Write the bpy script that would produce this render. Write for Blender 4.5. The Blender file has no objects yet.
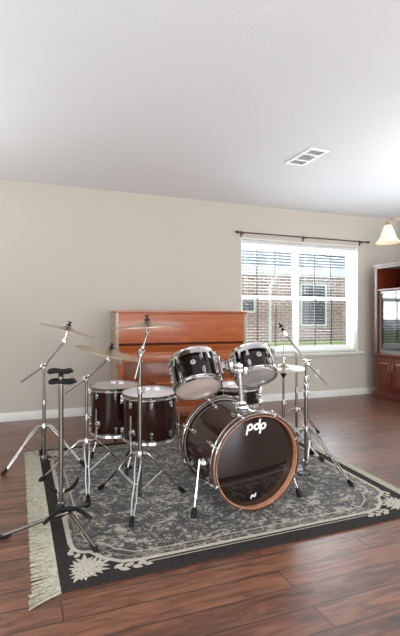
import bpy, bmesh, math, random
from mathutils import Vector, Matrix, Quaternion
random.seed(7)
PI = math.pi
SC = bpy.context.scene
COL = SC.collection
CH, F, CA, SA = 1.16, 455.0, 0.92914, 0.36975      # camera height, focal length in pixels, room yaw

# ------------------------------------------------------------------ places
def cv(r, f, u=0.0):                                # a direction: right / forward / up of the viewer, in room axes
    return Vector((CA*r + SA*f, -SA*r + CA*f, u))
def spot(px, z, h):                                 # a place: bearing, distance along the view, height
    return cv((px-200)/F*z, z, h)
def place(px, py, z):
    return spot(px, z, CH-(py-319)/F*z)
def ground_at(px, py, h=0.0):
    return spot(px, F*(CH-h)/(py-319), h)

# ------------------------------------------------------------------ materials
def lin(c):
    f = lambda v: v/12.92 if v <= .04045 else ((v+.055)/1.055)**2.4
    return (f(c[0]/255), f(c[1]/255), f(c[2]/255), 1)
class NT:
    def __init__(s, name):
        s.m = bpy.data.materials.new(name); s.m.use_nodes = True
        s.t = s.m.node_tree; s.b = s.t.nodes['Principled BSDF']
    def n(s, typ, **kw):
        nd = s.t.nodes.new(typ)
        for k, v in kw.items():
            if k in nd.inputs: nd.inputs[k].default_value = v
            else: setattr(nd, k, v)
        return nd
    def l(s, a, b): s.t.links.new(a, b)
    def coords(s, scale=(1, 1, 1)):
        tc = s.n('ShaderNodeTexCoord'); mp = s.n('ShaderNodeMapping')
        mp.inputs['Scale'].default_value = scale
        s.l(tc.outputs['Object'], mp.inputs['Vector']); return mp.outputs['Vector']
    def ramp(s, fac, stops):
        r = s.n('ShaderNodeValToRGB'); e = r.color_ramp.elements
        while len(e) < len(stops): e.new(.5)
        for el, (p, c) in zip(e, stops): el.position = p; el.color = lin(c)
        s.l(fac, r.inputs['Fac']); return r.outputs['Color']
    def bump(s, h, strength=.2, dist=.01):
        b = s.n('ShaderNodeBump'); b.inputs['Strength'].default_value = strength; b.inputs['Distance'].default_value = dist
        s.l(h, b.inputs['Height']); s.l(b.outputs['Normal'], s.b.inputs['Normal'])
def mat(name, c, rough=.5, metal=0., coat=0., spec=.5, noise=0., nscale=20., bump=0., emit=None, es=1., trans=0., sheen=0.):
    k = NT(name); b = k.b
    b.inputs['Base Color'].default_value = lin(c); b.inputs['Roughness'].default_value = rough
    b.inputs['Metallic'].default_value = metal; b.inputs['Coat Weight'].default_value = coat
    b.inputs['Coat Roughness'].default_value = .06
    b.inputs['Specular IOR Level'].default_value = spec
    b.inputs['Transmission Weight'].default_value = trans
    b.inputs['Sheen Weight'].default_value = sheen
    if emit: b.inputs['Emission Color'].default_value = lin(emit); b.inputs['Emission Strength'].default_value = es
    nz = k.n('ShaderNodeTexNoise', Scale=nscale, Detail=4.); k.l(k.coords(), nz.inputs['Vector'])
    d = max(noise, .02)
    lo = tuple(max(0, v*(1-d)) for v in c); hi = tuple(min(255, v*(1+d)) for v in c)
    k.l(k.ramp(nz.outputs['Fac'], [(.3, lo), (.7, hi)]), b.inputs['Base Color'])
    if bump: k.bump(nz.outputs['Fac'], bump, .004)
    return k.m
def wood(name, dark, light, rough=.35, coat=.3, scale=(2, 14, 14), axis_mix=.5):
    k = NT(name); v = k.coords(scale)
    nz = k.n('ShaderNodeTexNoise', Scale=2.2, Detail=6., Distortion=1.2); k.l(v, nz.inputs['Vector'])
    n2 = k.n('ShaderNodeTexNoise', Scale=9., Detail=3.); k.l(v, n2.inputs['Vector'])
    mx = k.n('ShaderNodeMath', operation='MULTIPLY_ADD'); k.l(n2.outputs['Fac'], mx.inputs[0]); mx.inputs[1].default_value = .35
    k.l(nz.outputs['Fac'], mx.inputs[2])
    k.l(k.ramp(mx.outputs[0], [(.45, dark), (.85, light)]), k.b.inputs['Base Color'])
    k.b.inputs['Roughness'].default_value = rough; k.b.inputs['Coat Weight'].default_value = coat
    k.b.inputs['Coat Roughness'].default_value = .12
    return k.m
def wall_paint(name, c, scale, strength, dist):
    k = NT(name); k.b.inputs['Roughness'].default_value = .85; k.b.inputs['Specular IOR Level'].default_value = .25
    v = k.coords()
    nz = k.n('ShaderNodeTexNoise', Scale=scale, Detail=5., Roughness=.6); k.l(v, nz.inputs['Vector'])
    k.l(k.ramp(nz.outputs['Fac'], [(.3, tuple(x*.985 for x in c)), (.7, c)]), k.b.inputs['Base Color'])
    k.bump(nz.outputs['Fac'], strength, dist); return k.m
def floor_mat():
    k = NT('hickory_planks'); v = k.coords()
    br = k.n('ShaderNodeTexBrick', offset=.37, offset_frequency=2, squash=1.0)
    br.inputs['Scale'].default_value = 1.0; br.inputs['Brick Width'].default_value = 1.5
    br.inputs['Row Height'].default_value = .138; br.inputs['Mortar Size'].default_value = .0034
    br.inputs['Mortar Smooth'].default_value = .3
    br.inputs['Color1'].default_value = (0, 0, 0, 1); br.inputs['Color2'].default_value = (1, 1, 1, 1)
    br.inputs['Mortar'].default_value = (.5, .5, .5, 1)
    k.l(v, br.inputs['Vector'])
    # grain: long along X, shifted from plank to plank
    ad = k.n('ShaderNodeVectorMath', operation='MULTIPLY_ADD'); k.l(br.outputs['Color'], ad.inputs[0])
    ad.inputs[1].default_value = (9, 5, 3)
    mp = k.n('ShaderNodeMapping'); mp.inputs['Scale'].default_value = (1.6, 11, 1); k.l(v, mp.inputs['Vector'])
    k.l(mp.outputs['Vector'], ad.inputs[2])
    nz = k.n('ShaderNodeTexNoise', Scale=1.7, Detail=7., Distortion=1.6, Roughness=.62); k.l(ad.outputs[0], nz.inputs['Vector'])
    mp2 = k.n('ShaderNodeMapping'); mp2.inputs['Scale'].default_value = (4, 70, 1); k.l(v, mp2.inputs['Vector'])
    fg = k.n('ShaderNodeTexNoise', Scale=1.5, Detail=3.); k.l(mp2.outputs['Vector'], fg.inputs['Vector'])
    m1 = k.n('ShaderNodeMath', operation='MULTIPLY_ADD'); k.l(fg.outputs['Fac'], m1.inputs[0]); m1.inputs[1].default_value = .28; k.l(nz.outputs['Fac'], m1.inputs[2])
    sp = k.n('ShaderNodeSeparateColor'); k.l(br.outputs['Color'], sp.inputs[0])
    m2 = k.n('ShaderNodeMath', operation='MULTIPLY_ADD'); k.l(sp.outputs[0], m2.inputs[0]); m2.inputs[1].default_value = .16; k.l(m1.outputs[0], m2.inputs[2])
    col = k.ramp(m2.outputs[0], FLOOR_STOPS)
    mx = k.n('ShaderNodeMix', data_type='RGBA'); k.l(br.outputs['Fac'], mx.inputs['Factor']); k.l(col, mx.inputs['A'])
    mx.inputs['B'].default_value = lin((26, 13, 8)); k.l(mx.outputs['Result'], k.b.inputs['Base Color'])
    rr = k.n('ShaderNodeMapRange'); k.l(m1.outputs[0], rr.inputs['Value'])
    rr.inputs['From Min'].default_value = .4; rr.inputs['From Max'].default_value = .9
    rr.inputs['To Min'].default_value = .46; rr.inputs['To Max'].default_value = .38; k.l(rr.outputs[0], k.b.inputs['Roughness'])
    hs = k.n('ShaderNodeMath', operation='MULTIPLY_ADD'); k.l(br.outputs['Fac'], hs.inputs[0]); hs.inputs[1].default_value = -1.6; k.l(m1.outputs[0], hs.inputs[2])
    k.b.inputs['Coat Weight'].default_value = .65; k.b.inputs['Coat Roughness'].default_value = .34; k.b.inputs['Coat IOR'].default_value = 1.6
    k.bump(hs.outputs[0], .22, .006)
    return k.m
FLOOR_STOPS = [(.43, (28, 13, 8)), (.55, (64, 34, 20)), (.69, (98, 57, 37)), (.90, (138, 88, 60))]
def rug_field():
    k = NT('rug_field'); v = k.coords()
    a = k.n('ShaderNodeTexNoise', Scale=9., Detail=3., Distortion=3.); k.l(v, a.inputs['Vector'])
    b = k.n('ShaderNodeTexNoise', Scale=34., Detail=3., Distortion=1.5); k.l(v, b.inputs['Vector'])
    c = k.n('ShaderNodeTexVoronoi', Scale=9.); k.l(v, c.inputs['Vector'])
    w = k.n('ShaderNodeTexNoise', Scale=230., Detail=1.); k.l(v, w.inputs['Vector'])
    s1 = k.n('ShaderNodeMath', operation='MULTIPLY_ADD'); k.l(b.outputs['Fac'], s1.inputs[0]); s1.inputs[1].default_value = .95; k.l(a.outputs['Fac'], s1.inputs[2])
    s2 = k.n('ShaderNodeMath', operation='MULTIPLY_ADD'); k.l(c.outputs['Distance'], s2.inputs[0]); s2.inputs[1].default_value = .28; k.l(s1.outputs[0], s2.inputs[2])
    s3 = k.n('ShaderNodeMath', operation='MULTIPLY_ADD'); k.l(w.outputs['Fac'], s3.inputs[0]); s3.inputs[1].default_value = .35; k.l(s2.outputs[0], s3.inputs[2])
    mr = k.n('ShaderNodeMapRange'); k.l(s3.outputs[0], mr.inputs['Value']); mr.inputs['From Min'].default_value = .97; mr.inputs['From Max'].default_value = 1.55
    k.l(k.ramp(mr.outputs[0], [(.2, (17, 15, 12)), (.42, (38, 33, 27)), (.55, (65, 57, 48)), (.7, (110, 101, 88)), (.88, (166, 157, 143))]), k.b.inputs['Base Color'])
    k.b.inputs['Roughness'].default_value = .9; k.b.inputs['Sheen Weight'].default_value = .5; k.b.inputs['Sheen Roughness'].default_value = .35; k.b.inputs['Sheen Tint'].default_value = (.9, .95, 1, 1); k.b.inputs['Specular IOR Level'].default_value = .2
    k.bump(w.outputs['Fac'], .5, .004); return k.m
def brick_mat():
    k = NT('house_brick'); tc = k.n('ShaderNodeTexCoord'); sp = k.n('ShaderNodeSeparateXYZ'); cb = k.n('ShaderNodeCombineXYZ')
    k.l(tc.outputs['Object'], sp.inputs[0]); k.l(sp.outputs['X'], cb.inputs['X']); k.l(sp.outputs['Z'], cb.inputs['Y'])
    br = k.n('ShaderNodeTexBrick'); br.inputs['Scale'].default_value = 1.; br.inputs['Brick Width'].default_value = .3; br.inputs['Row Height'].default_value = .1
    br.inputs['Mortar Size'].default_value = .012
    br.inputs['Color1'].default_value = lin((186, 136, 120)); br.inputs['Color2'].default_value = lin((146, 98, 86)); br.inputs['Mortar'].default_value = lin((214, 204, 194))
    k.l(cb.outputs[0], br.inputs['Vector']); k.l(br.outputs['Color'], k.b.inputs['Base Color']); k.b.inputs['Roughness'].default_value = .9; return k.m
def shingle_mat():
    k = NT('roof_shingles'); v = k.coords((1, 1, 1))
    br = k.n('ShaderNodeTexBrick'); br.inputs['Scale'].default_value = 1.; br.inputs['Brick Width'].default_value = .34; br.inputs['Row Height'].default_value = .2
    br.inputs['Mortar Size'].default_value = .012
    br.inputs['Color1'].default_value = lin((152, 170, 184)); br.inputs['Color2'].default_value = lin((128, 147, 163)); br.inputs['Mortar'].default_value = lin((98, 114, 130))
    k.l(v, br.inputs['Vector']); k.l(br.outputs['Color'], k.b.inputs['Base Color']); k.b.inputs['Roughness'].default_value = .9; return k.m
def glass_mat():
    k = NT('window_glass'); t = k.t
    tr = k.n('ShaderNodeBsdfTransparent'); gl = k.n('ShaderNodeBsdfGlossy'); gl.inputs['Roughness'].default_value = .02
    mx = k.n('ShaderNodeMixShader'); mx.inputs[0].default_value = .06
    k.l(tr.outputs[0], mx.inputs[1]); k.l(gl.outputs[0], mx.inputs[2]); k.l(mx.outputs[0], t.nodes['Material Output'].inputs['Surface']); return k.m
def frosted_mat():
    k = NT('frosted_lamp_glass'); k.b.inputs['Base Color'].default_value = lin((250, 240, 220)); k.b.inputs['Roughness'].default_value = .4
    k.b.inputs['Emission Color'].default_value = lin((255, 232, 190)); k.b.inputs['Emission Strength'].default_value = .22
    nz = k.n('ShaderNodeTexNoise', Scale=30.); k.l(k.coords(), nz.inputs['Vector']); k.bump(nz.outputs['Fac'], .1, .002); return k.m

M = dict(
    wall=wall_paint('beige_wall_paint', (200, 192, 181), 90, .06, .002),
    ceil=wall_paint('white_ceiling_texture', (240, 243, 246), 42, .35, .006),
    white=mat('white_trim_paint', (236, 234, 229), .4),
    floor=floor_mat(), field=rug_field(),
    charcoal=mat('rug_charcoal_border', (46, 44, 42), .95, noise=.25, nscale=120, bump=.4, spec=.2),
    cream=mat('rug_cream_pattern', (182, 175, 162), .95, noise=.14, nscale=90, bump=.4, spec=.2),
    midgrey=mat('rug_grey_line', (120, 115, 108), .95, noise=.2, nscale=90, bump=.3, spec=.2),
    fringe=mat('rug_fringe_cotton', (168, 164, 146), .9, noise=.12, nscale=60),
    chrome=mat('polished_chrome', (205, 205, 204), .16, metal=1., noise=.04, nscale=9),
    steel=mat('brushed_steel_tube', (132, 128, 121), .24, metal=1., noise=.08, nscale=9),
    black=mat('black_rubber', (10, 10, 10), .6, spec=.3),
    blackmetal=mat('black_enamel_metal', (22, 21, 21), .35, coat=.3),
    foam=mat('black_foam_padding', (13, 13, 14), .6, spec=.3, noise=.3, nscale=80, bump=.3),
    lacquer=wood('walnut_lacquer_shell', (18, 8, 6), (50, 22, 14), .1, .0, (30, 30, 3)),
    darklac=wood('dark_lacquer_shell', (12, 8, 7), (28, 18, 14), .1, .0, (30, 30, 3)),
    hoopwood=wood('natural_hoop_wood', (168, 112, 80), (204, 148, 112), .35, .4, (8, 8, 8)),
    hoopdark=wood('dark_hoop_wood', (56, 26, 18), (92, 46, 32), .3, .6, (8, 8, 8)),
    coated=mat('coated_white_drumhead', (246, 247, 250), .25, noise=.02, nscale=6, spec=.6),
    reso=mat('cloudy_resonant_drumhead', (224, 200, 188), .3, noise=.06, nscale=7, spec=.5),
    resogrey=mat('cloudy_grey_drumhead', (190, 182, 180), .3, noise=.06, nscale=7, spec=.5),
    fronthead=mat('dark_brown_front_head', (30, 22, 20), .04, spec=.7, coat=.7),
    logo=mat('white_print', (240, 240, 238), .5),
    bronze=mat('cymbal_bronze', (186, 172, 150), .32, metal=1., noise=.08, nscale=14),
    brass=mat('antique_brass', (186, 166, 138), .3, metal=1.),
    piano=wood('orange_brown_piano_veneer', (150, 72, 32), (178, 96, 48), .34, .2, (1.2, 16, 12)),
    tan=wood('tan_piano_side', (146, 122, 100), (172, 150, 128), .35, .3, (9, 9, 1.4)),  # piano sides toned tan, greyer than the orange-brown front
    cherry=wood('cherry_cabinet', (72, 20, 9), (116, 42, 22), .35, .2, (9, 9, 2)),
    cabtrim=wood('cabinet_edge_glare', (88, 74, 64), (120, 104, 92), .5, .0, (6, 6, 2)),  # glare on the edges painted in as a taupe tone, unlike the cherry
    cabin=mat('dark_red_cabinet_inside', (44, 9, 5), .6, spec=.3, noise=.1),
    screen=mat('dark_glass_screen', (14, 17, 17), .03, spec=1., coat=1.),
    bezel=mat('television_bezel_grey', (148, 142, 138), .35, metal=.4),
    brick=brick_mat(), shingle=shingle_mat(), glass=glass_mat(), frost=frosted_mat(),
    shutter=mat('dark_shutter_paint', (62, 66, 74), .6), muntin=mat('dark_bronze_bar', (30, 28, 28), .5),
    lawn=mat('lawn_grass', (168, 184, 96), .95, noise=.3, nscale=14, bump=.5),
    fascia=mat('white_house_trim', (238, 238, 234), .6),
    slat=mat('white_blind_slat', (214, 214, 212), .5),
    rod=mat('dark_pewter_rod', (92, 80, 74), .35, metal=.8),
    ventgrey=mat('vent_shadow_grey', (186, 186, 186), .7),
    bulb=mat('warm_bulb', (255, 240, 210), .4, emit=(255, 220, 170), es=5.),
)

# ------------------------------------------------------------------ mesh building
class MB:
    def __init__(s): s.bm = bmesh.new(); s.mi = 0
    def face(s, vs):
        try: f = s.bm.faces.new(vs); f.material_index = s.mi; return f
        except ValueError: return None
    def rings(s, rs, closed=False, caps=True):
        n = len(rs)
        for i in range(n if closed else n-1):
            a, b = rs[i], rs[(i+1) % n]; k = max(len(a), len(b))
            for j in range(k):
                a0, a1 = a[j % len(a)], a[(j+1) % len(a)]; b0, b1 = b[j % len(b)], b[(j+1) % len(b)]
                vs = [a0]
                if a1 is not a0: vs.append(a1)
                if b1 is not b0: vs.append(b1)
                vs.append(b0)
                if len(vs) > 2: s.face(vs)
        if caps and not closed:
            if len(rs[0]) > 2: s.face(rs[0][::-1])
            if len(rs[-1]) > 2: s.face(rs[-1])
        return s
    def tube(s, pts, r, seg=10, caps=True, closed=False, flat=None):
        pts = [Vector(p) for p in pts]; n = len(pts)
        rr = r if isinstance(r, (list, tuple)) else [r]*n
        rs = []; up = None
        for i, p in enumerate(pts):
            if closed: d = pts[(i+1) % n]-pts[i-1]
            else: d = pts[min(i+1, n-1)]-pts[max(i-1, 0)]
            d.normalize()
            if up is None:
                up = d.orthogonal().normalized()
                if flat is not None: up = (Vector(flat)-d*d.dot(Vector(flat))).normalized()
            up = (up-d*d.dot(up)).normalized(); q = d.cross(up)
            k = 1.0
            ring = [s.bm.verts.new(p+up*math.cos(2*PI*j/seg)*rr[i]+q*math.sin(2*PI*j/seg)*rr[i]*(1 if flat is None else .35)) for j in range(seg)]
            rs.append(ring)
        return s.rings(rs, closed, caps)
    def cyl(s, a, b, r, r2=None, seg=14): return s.tube([a, b], [r, r if r2 is None else r2], seg)
    def lathe(s, prof, o=(0, 0, 0), axis=(0, 0, 1), seg=32, closed=False):
        o = Vector(o); a = Vector(axis).normalized(); t = a.orthogonal().normalized(); b = a.cross(t); rs = []
        for r, h in prof:
            if r < 1e-6: rs.append([s.bm.verts.new(o+a*h)])
            else: rs.append([s.bm.verts.new(o+a*h+(t*math.cos(2*PI*j/seg)+b*math.sin(2*PI*j/seg))*r) for j in range(seg)])
        n = len(rs)
        for i in range(n if closed else n-1):
            x, y = rs[i], rs[(i+1) % n]
            for j in range(seg):
                if len(x) == 1 and len(y) == 1: continue
                if len(x) == 1: s.face([x[0], y[(j+1) % seg], y[j]])
                elif len(y) == 1: s.face([x[j], x[(j+1) % seg], y[0]])
                else: s.face([x[j], x[(j+1) % seg], y[(j+1) % seg], y[j]])
        if not closed:
            if len(rs[0]) > 1: s.face(rs[0][::-1])
            if len(rs[-1]) > 1: s.face(rs[-1])
        return s
    def box(s, lo, hi, bev=0.0):
        lo, hi = Vector(lo), Vector(hi); c = (lo+hi)/2; d = (hi-lo)
        return s.obox(c, (1, 0, 0), (0, 1, 0), (0, 0, 1), d.x, d.y, d.z, bev)
    def obox(s, c, x, y, z, lx, ly, lz, bev=0.0):
        c = Vector(c); x = Vector(x).normalized(); y = Vector(y).normalized(); z = Vector(z).normalized()
        sub = bmesh.new(); bmesh.ops.create_cube(sub, size=1)
        for v in sub.verts: v.co = Vector((v.co.x*lx, v.co.y*ly, v.co.z*lz))
        if bev: bmesh.ops.bevel(sub, geom=sub.edges[:], offset=bev, segments=2, affect='EDGES', profile=.6)
        vm = {v: s.bm.verts.new(c+x*v.co.x+y*v.co.y+z*v.co.z) for v in sub.verts}
        for f in sub.faces: s.face([vm[v] for v in f.verts])
        sub.free(); return s
    def prism(s, poly, o, x, y, z, depth):
        o, x, y, z = Vector(o), Vector(x), Vector(y), Vector(z)
        a = [s.bm.verts.new(o+x*p[0]+y*p[1]) for p in poly]; b = [s.bm.verts.new(o+x*p[0]+y*p[1]+z*depth) for p in poly]
        return s.rings([a, b])
    def build(s, name, m, parent=None, smooth=True, angle=40):
        bmesh.ops.recalc_face_normals(s.bm, faces=s.bm.faces[:])
        off = Vector((0, 0, 0)); p = parent
        while p is not None: off += p.location; p = p.parent
        base = Vector((0, 0, 0))
        if parent is None:
            lo = Vector((1e9,)*3); hi = Vector((-1e9,)*3)
            for v in s.bm.verts:
                for i in range(3): lo[i] = min(lo[i], v.co[i]); hi[i] = max(hi[i], v.co[i])
            base = Vector(((lo.x+hi.x)/2, (lo.y+hi.y)/2, lo.z)); off = base
        for v in s.bm.verts: v.co -= off
        me = bpy.data.meshes.new(name); s.bm.to_mesh(me); s.bm.free()
        for mm in (m if isinstance(m, (list, tuple)) else [m]): me.materials.append(mm if not isinstance(mm, str) else M[mm])
        if smooth:
            me.polygons.foreach_set('use_smooth', [True]*len(me.polygons)); me.set_sharp_from_angle(angle=math.radians(angle))
        o = bpy.data.objects.new(name, me); COL.objects.link(o); o.location = base
        if parent is not None: o.parent = parent; o.location = (0, 0, 0)
        return o
def tag(o, label=None, cat=None, group=None, kind=None):
    if label: o['label'] = label
    if cat: o['category'] = cat
    if group: o['group'] = group
    if kind: o['kind'] = kind
    return o
def thing(name, label, cat, loc, group=None, kind=None):
    o = bpy.data.objects.new(name, None); COL.objects.link(o); o.location = loc; o.empty_display_size = .1
    return tag(o, label, cat, group, kind)
UP = Vector((0, 0, 1))

# ------------------------------------------------------------------ room shell
XL, XR, YF, YB, HC = -2.3, 5.62, -3.4, 5.59, 2.735
WX0, WX1, WZ0, WZ1 = 2.83, 4.83, .665, 2.275            # opening of the window in the back wall
o = MB().box((XL-.2, YF-.2, -.12), (XR+.2, YB+.26, 0)).build('floor', 'floor', smooth=False); tag(o, kind='structure')
o = MB().box((XL-.2, YF-.2, HC), (XR+.2, YB+.26, HC+.12)).build('ceiling', 'ceil', smooth=False); tag(o, kind='structure')
b = MB(); T = YB+.26
b.box((XL-.2, YB, 0), (WX0, T, HC)); b.box((WX1, YB, 0), (XR+.2, T, HC)); b.box((WX0, YB, 0), (WX1, T, WZ0)); b.box((WX0, YB, WZ1), (WX1, T, HC))
tag(b.build('wall_back', 'wall', smooth=False), kind='structure')
tag(MB().box((XR, YF, 0), (XR+.2, YB, HC)).build('wall_right', 'wall', smooth=False), kind='structure')
b = MB(); b.box((XL-.2, YF, 0), (XL, -1.6, HC)); b.box((XL-.2, 1.6, 0), (XL, YB, HC)); b.box((XL-.2, -1.6, 0), (XL, 1.6, .5)); b.box((XL-.2, -1.6, 2.25), (XL, 1.6, HC))
tag(b.build('wall_left', 'wall', smooth=False), kind='structure')
FX0, FX1 = -1.2, 4.4
b = MB(); b.box((XL-.2, YF-.2, 0), (FX0, YF, HC)); b.box((FX1, YF-.2, 0), (XR+.2, YF, HC)); b.box((FX0, YF-.2, 2.3), (FX1, YF, HC)); b.box((FX0, YF-.2, 0), (FX1, YF, .35))
tag(b.build('wall_front', 'wall', smooth=False), kind='structure')
def base(name, lo, hi, face):
    b = MB(); b.box(lo, (hi[0], hi[1], .085), .004); lo2, hi2 = list(lo), list(hi); lo2[2] = .085; hi2[2] = .1
    if face == 'y': lo2[1] = lo[1]+.006
    b.box(lo2, hi2, .003); tag(b.build(name, 'white'), kind='structure')
base('baseboard_back', (XL, YB-.016, 0), (XR, YB, .1), 'y')
base('baseboard_right', (XR-.016, YF, 0), (XR, YB-.016, .1), 'x')
base('baseboard_left', (XL, YF, 0), (XL+.016, YB-.016, .1), 'x')
# windows added out of view, to let fill light into the room
def added_window(name, axis, at, a0, a1, z0, z1):
    b = MB(); w = .06; P = lambda a, z, d: (a, at+d, z) if axis == 'x' else (at+d, a, z)
    def bx(a, aa, z, zz): b.box(tuple(min(p, q) for p, q in zip(P(a, z, -.04), P(aa, zz, .04))), tuple(max(p, q) for p, q in zip(P(a, z, -.04), P(aa, zz, .04))))
    bx(a0, a0+w, z0, z1); bx(a1-w, a1, z0, z1); bx(a0+w, a1-w, z0, z0+w); bx(a0+w, a1-w, z1-w, z1)
    m = (a0+a1)/2; bx(m-w/2, m+w/2, z0+w, z1-w)
    tag(b.build(name, 'white', smooth=False), kind='structure')
added_window('added_window_front', 'x', YF-.1, FX0, FX1, .35, 2.3)
added_window('added_window_left', 'y', XL-.1, -1.6, 1.6, .5, 2.25)

# the window in the picture: two single-hung units side by side, deep white reveal
win = thing('window_1', None, None, ((WX0+WX1)/2, YB, WZ0), kind='structure')
b = MB(); t = .012
b.box((WX0, YB-.002, WZ0), (WX0+t, YB+.2, WZ1)); b.box((WX1-t, YB-.002, WZ0), (WX1, YB+.2, WZ1)); b.box((WX0+t, YB-.002, WZ1-t), (WX1-t, YB+.2, WZ1))
b.build('reveal_lining', 'white', win, False)
b = MB(); b.box((WX0-.06, YB-.075, WZ0-.022), (WX1+.06, YB, WZ0), .006); b.box((WX0+t, YB, WZ0-.02), (WX1-t, YB+.2, WZ0)); b.box((WX0-.03, YB-.012, WZ0-.05), (WX1+.03, YB, WZ0-.022), .003)
b.build('window_sill', 'white', win)
XM = 3.83; ZM = 1.47
fy0, fy1 = YB+.15, YB+.21
b = MB()
b.box((WX0+t, fy0, WZ0), (WX0+.035, fy1, WZ1-t)); b.box((WX1-.035, fy0, WZ0), (WX1-t, fy1, WZ1-t)); b.box((XM-.026, fy0-.01, WZ0), (XM+.026, fy1, WZ1-t))
b.box((WX0+.035, fy0, WZ1-.06), (WX1-.035, fy1, WZ1-t)); b.box((WX0+.035, fy0, WZ0), (WX1-.035, fy1, WZ0+.05))
b.build('window_frame', 'white', win, False)
for x0, x1 in ((WX0+.035, XM-.026), (XM+.026, WX1-.035)):
    for z0, z1, dy in ((WZ0+.05, ZM+.03, .012), (ZM-.03, WZ1-.06, .036)):
        y0 = fy0+dy; w = .024; b = MB()
        b.box((x0, y0, z0), (x0+w, y0+.02, z1)); b.box((x1-w, y0, z0), (x1, y0+.02, z1)); b.box((x0+w, y0, z0), (x1-w, y0+.02, z0+.04)); b.box((x0+w, y0, z1-.04), (x1-w, y0+.02, z1))
        s_ = b.build('sash', 'white', win, False)
        MB().box((x0+w, y0+.008, z0+.04), (x1-w, y0+.012, z1-.04)).build('glass_pane', 'glass', s_, False)
        for k in (1, 2):
            xx = x0+w+(x1-x0-2*w)*k/3
            MB().box((xx-.012, y0+.013, z0+.04), (xx+.012, y0+.022, z1-.04)).build('muntin', 'muntin', s_, False)
# blinds
def blind(x0, x1, label):
    yc = YB+.085; root = thing('window_blind', label, 'blind', ((x0+x1)/2, yc, WZ0), 'white slatted blinds in the window')
    MB().box((x0, yc-.03, WZ1-.062), (x1, yc+.03, WZ1-.0125), .004).build('headrail', 'slat', root)
    b = MB(); z = WZ1-.1; a = math.radians(1)
    while z > WZ0+.06:
        b.obox((0.5*(x0+x1), yc, z), (1, 0, 0), (0, math.cos(a), math.sin(a)), (0, -math.sin(a), math.cos(a)), x1-x0-.006, .043, .0026); z -= .0425
    b.build('slats', 'slat', root, False)
    MB().box((x0, yc-.026, WZ0+.012), (x1, yc+.026, WZ0+.03), .004).build('bottom_rail', 'slat', root)
    for k in (.12, .5, .88):
        x = x0+(x1-x0)*k
        b = MB(); b.cyl((x, yc-.027, WZ1-.062), (x, yc-.027, WZ0+.02), .0012, seg=6); b.cyl((x, yc+.027, WZ1-.062), (x, yc+.027, WZ0+.02), .0012, seg=6); b.build('ladder_cord', 'slat', root)
    b = MB(); b.cyl((x0+.07, yc-.034, WZ1-.07), (x0+.07, yc-.034, WZ1-.75), .004, seg=8); b.build('tilt_wand', 'slat', root)
blind(WX0+.016, XM-.004, 'white slatted blind over the left half of the window, nearer the wooden piano')
blind(XM+.004, WX1-.016, 'white slatted blind over the right half of the window, nearer the cherry cabinet')
# curtain rod
ry, rz = YB-.07, 2.335
p0, p1 = Vector((2.775, ry, rz)), Vector((4.93, ry, rz))
rod = thing('curtain_rod', 'thin bare dark curtain rod fixed above the window', 'curtain rod', ((p0+p1)/2))
MB().cyl(p0, p1, .0085).build('rod', 'rod', rod)
for p, s in ((p0, -1), (p1, 1)):
    b = MB(); b.lathe([(0, 0), (.013, .002), (.016, .012), (.012, .022), (.019, .032), (.02, .045), (.012, .06), (0, .066)], p, (s, 0, 0), 16); b.build('finial', 'rod', rod)
for x in (2.83, 3.83, 4.86):
    b = MB(); b.box((x-.008, ry-.0, rz-.018), (x+.008, YB-.004, rz-.01)); b.box((x-.014, YB-.006, rz-.05), (x+.014, YB-.0005, rz+.03), .002); b.tube([(x, ry-.016, rz+.004), (x, ry-.012, rz-.011), (x, ry+.01, rz-.013)], .005, 8); b.build('bracket', 'rod', rod)
# wall outlet
p = spot(317, 6.42, .28); ox = p.x*YB/p.y
plate = thing('wall_outlet', 'white electrical outlet low on the wall beneath the window', 'outlet', (ox, YB, .3))
MB().box((ox-.036, YB-.006, .3), (ox+.036, YB-.0003, .418), .003).build('cover_plate', 'white', plate)
for z in (.335, .383):
    b = MB(); b.lathe([(0, 0), (.016, 0), (.015, .003), (0, .003)], (ox, YB-.006, z), (0, -1, 0), 16); b.build('socket', 'slat', plate)
# ceiling vent
va = [place(px, py, (HC-CH)*F/(319-py)) for px, py in ((282, 162.5), (311, 148), (331, 150.3), (303, 165))]
vc = sum(va, Vector())/4; vw, vl = .15, .36
vent = thing('ceiling_vent', 'white rectangular air vent with three grilles in the ceiling', 'vent', (vc.x, vc.y, HC))
def vbox(b, x0, x1, y0, y1, z0, z1): b.box((vc.x+x0, vc.y+y0, HC+z0), (vc.x+x1, vc.y+y1, HC+z1))
dx = abs((va[2]-va[1]).length)/2; dy = abs((va[1]-va[0]).length)/2
b = MB(); w = .028
vbox(b, -dx, -dx+w, -dy, dy, -.012, 0); vbox(b, dx-w, dx, -dy, dy, -.012, 0); vbox(b, -dx+w, dx-w, -dy, -dy+w, -.012, 0); vbox(b, -dx+w, dx-w, dy-w, dy, -.012, 0)
q = dy*.36
for s in (-1, 1): vbox(b, -dx+w, dx-w, s*q-.012, s*q+.012, -.012, 0)
b.build('vent_frame', 'white', vent, False)
for y0, y1 in ((-dy+w, -q-.012), (-q+.012, q-.012), (q+.012, dy-w)):
    b = MB(); n = max(4, int((y1-y0)/.016)); 
    for i in range(n):
        y = y0+(y1-y0)*(i+.5)/n
        b.obox((vc.x, vc.y+y, HC-.006), (1, 0, 0), (0, .8, .6), (0, -.6, .8), 2*(dx-w), .011, .0015)
    g = b.build('louvres', 'ventgrey', vent, False)

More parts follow.
